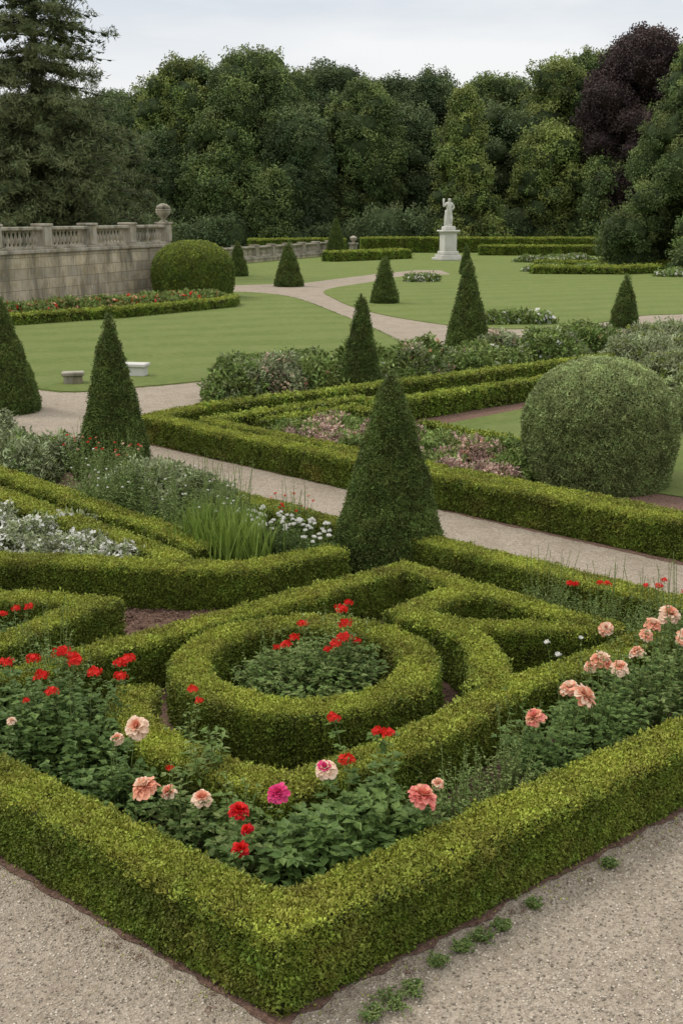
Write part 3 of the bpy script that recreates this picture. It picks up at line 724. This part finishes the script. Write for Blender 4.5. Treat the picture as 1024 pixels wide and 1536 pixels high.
bush('geranium_plant',-1.68,7.15,.36,.60,80,9,.066,.048,AB,[(-1.52,7.55,.79,'red',.042),(-1.5,7.4,.75,'red',.04),(-1.7,7.5,.74,'red',.04),(-1.95,7.3,.68,'red',.036),(-1.46,7.52,.83,'red',.04)],2,shoots=4)
bush('geranium_plant',-2.6,7.9,.46,.68,75,9,.06,.042,AB,[(-2.6,8.0,.75,'red',.04)],3,shoots=6)
bush('leafy_shrub',-2.2,8.35,.42,.74,70,14,.036,.016,('C','B','C'),(),4,1,shoots=12)
bush('rose_bush',-2.3,7.15,.25,.45,34,8,.06,.04,AB,[(-2.2,7.2,.52,'cream',.03)],304)
bush('rose_bush',-1.4,6.65,.3,.52,60,8,.062,.042,AB,[(-1.28,6.75,.68,'cream',.075),(-1.15,6.2,.56,'peach',.078),(-1.02,6.25,.5,'cream',.045),(-1.42,6.8,.58,'cream',.04)],5,shoots=5)
bush('rose_bush',-.98,6.28,.26,.46,46,8,.06,.04,('A','B','C'),[(-.80,6.08,.55,'cream',.058),(-1.05,6.55,.5,'red',.022)],6,shoots=4)
bush('rose_bush',-.55,5.92,.26,.45,46,8,.06,.04,('A','B','C'),[(-.57,5.88,.58,'dred',.055),(-.55,5.70,.45,'dred',.045),(-.36,6.05,.60,'magenta',.062),(-.52,5.78,.52,'dred',.035)],7,shoots=5)
bush('rose_bush',-.62,6.3,.22,.46,36,8,.055,.036,BC,(),307,shoots=4)
bush('tall_leafy_plant',-.88,6.75,.22,.84,20,18,.07,.026,BC,(),8,1)
bush('leafy_shrub',-.05,5.85,.38,.62,130,8,.074,.050,AB,[(-.09,6.15,.70,'pw',.06),(.03,6.25,.70,'red',.04)],9,5)
bush('leafy_shrub',.22,6.08,.32,.66,100,8,.074,.050,('A','B','B'),[(.28,6.45,.78,'red',.035),(.22,6.48,.78,'red',.03),(-.05,6.75,.74,'red',.035)],10,5,shoots=3)
bush('rose_bush',.52,6.08,.24,.46,46,10,.042,.026,BC,[(.455,5.98,.62,'pink',.08),(.56,6.2,.58,'peach',.035)],11,shoots=6)
bush('leafy_shrub',.75,6.5,.34,.50,90,12,.034,.017,BC,(),12,1,shoots=12)
bush('leafy_shrub',1.05,6.8,.32,.55,90,12,.032,.015,('C','C','B'),(),13,1,shoots=14)
bush('rose_bush',1.35,7.15,.36,.58,76,9,.054,.032,AB,[(1.25,7.0,.64,'pink',.062),(1.55,7.4,.67,'peach',.062),(1.62,7.25,.68,'cream',.085)],14,shoots=6)
bush('rose_bush',1.8,7.55,.4,.64,86,9,.054,.032,('A','B','B'),[(1.87,7.85,.70,'peach',.075),(1.97,7.75,.68,'cream',.06),(2.15,8.0,.70,'cream',.055),(1.78,7.82,.66,'cream',.045)],15,shoots=8)
bush('rose_bush',2.25,8.0,.42,.70,90,9,.05,.030,('A','B','C'),[(2.05,8.55,.68,'peach',.055),(2.4,8.5,.74,'peach',.06),(2.55,8.6,.78,'cream',.085),(2.3,8.3,.72,'peach',.05),(2.6,8.3,.70,'cream',.075)],16,shoots=10)
bush('rose_bush',2.75,8.4,.42,.80,90,9,.05,.030,('A','B','C'),[(2.8,8.8,.84,'peach',.06),(2.7,8.4,.82,'peach',.07)],17,shoots=10)
bush('leafy_shrub',2.6,8.95,.4,.80,80,14,.034,.018,BC,(),18,1,shoots=14)
bush('flowering_shrub',2.3,9.6,.42,.68,80,14,.034,.017,BC,[(1.96,9.55,.72,'red',.028),(2.02,9.6,.70,'red',.025),(2.28,9.55,.72,'red',.028),(2.25,9.7,.68,'red',.024)],19,1,shoots=12)
bush('flowering_shrub',2.85,9.3,.42,.78,80,14,.034,.017,BC,[(2.65,9.3,.78,'red',.028),(2.72,9.4,.80,'red',.025),(2.85,9.2,.76,'red',.028),(2.6,9.5,.72,'red',.024)],20,1,shoots=14)
bush('leafy_shrub',1.85,10.1,.36,.64,76,12,.03,.015,('C','C','B'),(),21,1,shoots=14)
bush('white_flower_plant',1.7,8.15,.14,.62,14,10,.03,.014,BC,[(1.55,8.3,.66,'white',.018),(1.62,8.2,.6,'white',.018),(1.85,8.5,.62,'white',.016)],22,1)
bush('geranium_plant',-.28,8.5,.56,.56,160,10,.052,.032,('B','B','C'),[(-.42,8.35,.62,'red',.035),(-.36,8.4,.66,'red',.035),(-.30,8.6,.7,'red',.035),(-.5,8.45,.56,'red',.025)],23,shoots=10)
bush('geranium_plant',.0,8.55,.36,.66,80,9,.052,.032,('A','B','C'),[(.0,8.7,.78,'red',.045),(.03,8.6,.7,'red',.045),(.02,8.5,.62,'red',.05),(-.05,8.4,.6,'red',.04),(-.1,8.4,.56,'red',.03),(.12,8.6,.55,'red',.03),(.05,8.75,.82,'red',.03)],24,shoots=8)
bush('leafy_shrub',-.6,8.6,.3,.50,60,12,.036,.02,BC,(),25,1,shoots=8)
bush('geranium_plant',-1.05,7.25,.15,.55,14,10,.04,.02,BC,[(-1.0,7.3,.7,'red',.03),(-.95,7.25,.64,'red',.025)],26)
bush('geranium_plant',-2.85,9.45,.3,.45,50,9,.04,.025,AB,[(-2.75,9.35,.56,'red',.032),(-2.65,9.4,.56,'red',.032),(-2.85,9.3,.53,'red',.032),(-2.95,9.35,.52,'red',.028)],27)
for i in range(26):
    u=R.random(); v=R.uniform(-.5,.5); x=-3.3+u*2.4+v*.7; y=15.4-u*2.75+v*.7-.5
    bush('border_plant',x,y,.36,R.uniform(.55,.85),54,10,.065,.02,[('C','C','B'),('B','C','B'),('B','B')][i%3],[(x+R.uniform(-.2,.2),y+R.uniform(-.2,.2),R.uniform(.6,.85),'white',.012) for _ in range(3)] if i%2==0 else (),40+i,1,shoots=8)
for i in range(16):
    x=R.uniform(-1.1,-.2); y=12.4-(x+.65)*.9+R.uniform(-.35,.1)
    bush('white_flower_plant',x,y,.24,.50,30,9,.042,.022,AB,[(x+R.uniform(-.2,.2),y+R.uniform(-.2,.2),R.uniform(.48,.62),'white',.02) for _ in range(5)],70+i,1)
def iris(x,y,n,H,seed):
    rr=random.Random(seed); mb=MB()
    for i in range(n):
        a=rr.uniform(0,6.28); b=Vector((x+rr.gauss(0,.12),y+rr.gauss(0,.10),.01)); d=Vector((math.cos(a),math.sin(a),0)); s=Vector((-d.y,d.x,0)); hh=H*rr.uniform(.6,1); ben=rr.uniform(.05,.35)
        vs=[];fs=[]
        for j in range(5):
            u=j/4; c=b+Vector((0,0,hh*u*(1-.12*u*ben*4)))+d*hh*ben*u*u; w=.013*(1-u**2)+.0008
            vs+=[c-s*w,c+s*w]
            if j: fs.append((j*2-2,j*2-1,j*2+1,j*2))
        mb.add(vs,fs,IDX['iris'])
    mb.obj('iris_clump',PM)
for i,(x,y) in enumerate([(-1.5,12.1),(-1.3,11.95),(-1.55,12.3),(-1.15,12.2),(-1.4,12.4),(-1.2,11.75),(-1.0,12.0),(-1.05,11.65)]): iris(x,y,90,.92,i)
for i,(x,y) in enumerate([(-3.15,16.4),(-2.95,16.2),(-3.4,16.3),(-3.8,16.7),(-.62,13.1),(-.5,12.9)]):
    bush('reddish_border_plant',x,y,.27,.66,44,9,.05,.024,('C','B','B'),[(x+R.uniform(-.2,.2),y+R.uniform(-.2,.2),R.uniform(.45,.7),['red','peach','pink'][k%3],.016) for k in range(7)],100+i,1,shoots=4)

def mound(name,x,y,rx,ry,H,layers,seed,rot=0,amp=.5,fluff=.08):
    iv,iF=ICO3; V=[]
    for v in iv:
        k=1+amp*noise.noise(Vector((v[0]*2+seed*3.3,v[1]*2,v[2]*2)))+amp*.6*noise.noise(Vector((v[0]*6+seed*3.3,v[1]*6,v[2]*6)))
        X=v[0]*rx*k;Y=v[1]*ry*k; V.append((X*math.cos(rot)-Y*math.sin(rot),X*math.sin(rot)+Y*math.cos(rot),max(-.02,v[2]*H*k)))
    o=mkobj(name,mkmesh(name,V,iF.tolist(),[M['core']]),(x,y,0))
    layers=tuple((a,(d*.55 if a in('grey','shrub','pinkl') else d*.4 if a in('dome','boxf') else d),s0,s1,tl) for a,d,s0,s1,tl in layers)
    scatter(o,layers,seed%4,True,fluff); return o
WH=(('grey',420,.9,1.6,.8),('fwhite',300,.8,1.3,.4))
for i,(x,y) in enumerate([(-3.0,12.1),(-3.6,12.5),(-2.7,11.9),(-3.3,13.0),(-4.1,13.2),(-4.4,12.4),(-2.4,11.65)]):
    mound('white_flower_plant',x,y,.42,.38,.36,WH,i)
GR=(('grey',340,1.2,2.4,.8),('shrub',120,.8,1.4,.8))
for i,(x,y,q) in enumerate([(-5.2,17.3,.5),(-5.7,18.2,.55),(-4.8,16.6,.45),(-6.4,19.2,.5),(-6.3,18.1,.5),(-7.2,19.8,.5),(-4.5,17.6,.35),(-2.2,14.6,.5),(-1.75,14.0,.5),(-2.6,15.1,.42)]):
    mound('border_shrub',x,y,.5,.45,q,GR,i,fluff=.14)
PK=(('pinkl',300,1.1,1.8,.8),('shrub',140,.8,1.4,.8),('fpeach',12,.8,1.2,.4))
k=0
for a in range(9):
    for b in range(3):
        u=a/8; x=-.9+u*3.0+b*.42; y=19.3-u*3.1+b*.5
        mound('pink_border_plant',x+R.uniform(-.15,.15),y+R.uniform(-.15,.15),R.uniform(.3,.42),.36,R.uniform(.2,.38),PK if (a+b)%3 else (('shrub',380,1,1.6,.8),('fred',8,.8,1.2,.3),('fwhite',20,.8,1.1,.3)),k); k+=1
for i in range(26):
    u=i/25; x=-2.0+u*9.4; y=24.0+u*8.0
    lay=[(('shrub',200,1.4,2.4,.8),('grey',100,1.8,2.8,.8)),(('grey',200,1.6,2.6,.8),('pinkl',60,1.8,2.6,.8)),(('shrub',260,1.4,2.4,.8),('fwhite',24,1.4,2.0,.4)),(('shrub',260,1.4,2.4,.8),('fpeach',5,1.4,2.0,.4))][i%4]
    mound('border_shrub',x+R.uniform(-.4,.4),y+R.uniform(-.5,.5),R.uniform(.5,.85),.6,R.uniform(.35,.75),lay,i,fluff=.16)
for i in range(14):
    x=R.uniform(7.2,12); y=R.uniform(25.5,33)-(x-9)*.4
    mound('border_shrub',x,y,.9,.8,R.uniform(.4,.7),(('grey',160,1.8,3,.8),('boxf',120,2,3,.8)),i,fluff=.15)
for i,(x,y,H,rr_) in enumerate([(6.9,21.8,1.1,.8),(7.6,22.6,1.3,.9),(6.5,20.6,.7,.6)]): mound('pale_shrub',x,y,rr_,rr_,H,(('dome',500,2,3,.8),('grey',150,1.2,2,.8)),i,fluff=.12)
for i in range(26):
    u=i/25; x=-12.6+u*7.2+R.uniform(-.3,.3); y=42.3+u*8.2+R.uniform(-.5,.5)
    mound('bedding_plant',x,y,.7,.6,.42,(('shrub',130,1.6,2.8,.8),('fred',15,1.8,2.6,.4),('fpeach',9,2,3,.4)),i,fluff=.12)
for i,(x,y,w) in enumerate([(5.4,41.6,.5),(6.2,41.8,.6),(6.9,41.7,.5),(4.5,68,.9),(14,80,1.5),(17,80,1.5),(19,100,2),(15.5,96,1.6),(21,74,1.2),(23,75,1.2)]):
    mound('white_flower_plant',x,y,w,w*.7,.3,(('shrub',90,2,3,.8),('fwhite',50,2,3,.4)),i)
for i,(x,y) in enumerate([(-1.9,27.6),(-1.4,27.9),(-2.5,27.3),(-.9,28.6)]): mound('border_shrub',x,y,.45,.4,.45,(('shrub',260,1.3,2.2,.8),('grey',100,1.5,2.3,.8)),i)
for i,(x,y,s) in enumerate([(.25,4.98,.12),(.36,5.08,.08),(.15,4.9,.07),(.64,5.42,.07),(.76,5.52,.10),(.88,5.62,.06),(1.08,5.82,.05),(.5,5.3,.05),(1.6,6.24,.04)]):
    bush('ground_weed',x,y,s,.045,26,5,.022,.012,('B','C','A'),(),200+i,1,.004)

# ------------------------------------------------------------------ sky + sun + camera
SUN_EL,SUN_AZ=math.radians(52),math.radians(-70)
w=bpy.data.worlds.new('World'); scene.world=w; w.use_nodes=True
nt=w.node_tree; nt.nodes.clear()
out=nt.nodes.new('ShaderNodeOutputWorld'); bg=nt.nodes.new('ShaderNodeBackground'); bg.inputs[1].default_value=.1
nt.links.new(bg.outputs[0],out.inputs[0])
sky=nt.nodes.new('ShaderNodeTexSky'); sky.sky_type='NISHITA'; sky.sun_disc=False; sky.sun_elevation=SUN_EL; sky.sun_rotation=SUN_AZ
tc=nt.nodes.new('ShaderNodeTexCoord')
mp=nt.nodes.new('ShaderNodeMapping'); mp.inputs['Scale'].default_value=(1,1,5.0); mp.inputs['Location'].default_value=(.35,0,.1); nt.links.new(tc.outputs['Generated'],mp.inputs[0])
n1=noise_tex(nt,3.0,7,.5,mp.outputs[0])
f=maprange(nt,n1,.38,.58,0,1)
cl=mixc(nt,f,(6.4,7.1,7.9),(9.4,9.55,9.7))
sx=nt.nodes.new('ShaderNodeSeparateXYZ'); nt.links.new(tc.outputs['Generated'],sx.inputs[0])
zf=maprange(nt,sx.outputs[2],.09,.18,.9,.1)
cl=mixc(nt,zf,cl,(9.5,9.5,9.45))
hi=maprange(nt,sx.outputs[2],.2,.8,0,1)
cl=mixc(nt,hi,cl,(13.2,13.0,12.5))
cc=mixc(nt,.95,sky.outputs[0],cl)
nt.links.new(cc,bg.inputs[0])
sl=bpy.data.lights.new('sun','SUN'); sl.energy=1.45; sl.angle=math.radians(14); sl.color=(1,.93,.82)
so=bpy.data.objects.new('sun',sl); LINK(so)
d=Vector((math.sin(SUN_AZ)*math.cos(SUN_EL),math.cos(SUN_AZ)*math.cos(SUN_EL),math.sin(SUN_EL)))
so.rotation_euler=d.to_track_quat('Z','Y').to_euler(); so.location=(0,0,30)
cam=bpy.data.cameras.new('camera'); cam.sensor_fit='VERTICAL'; cam.sensor_height=36; cam.lens=1750/1536*36; cam.clip_end=3000
co=bpy.data.objects.new('camera',cam); LINK(co); co.location=(0,0,3.8); co.rotation_euler=(math.radians(90-14.36),0,0)
scene.camera=co
scene.view_settings.view_transform='Standard'; scene.view_settings.look='None'; scene.view_settings.exposure=0
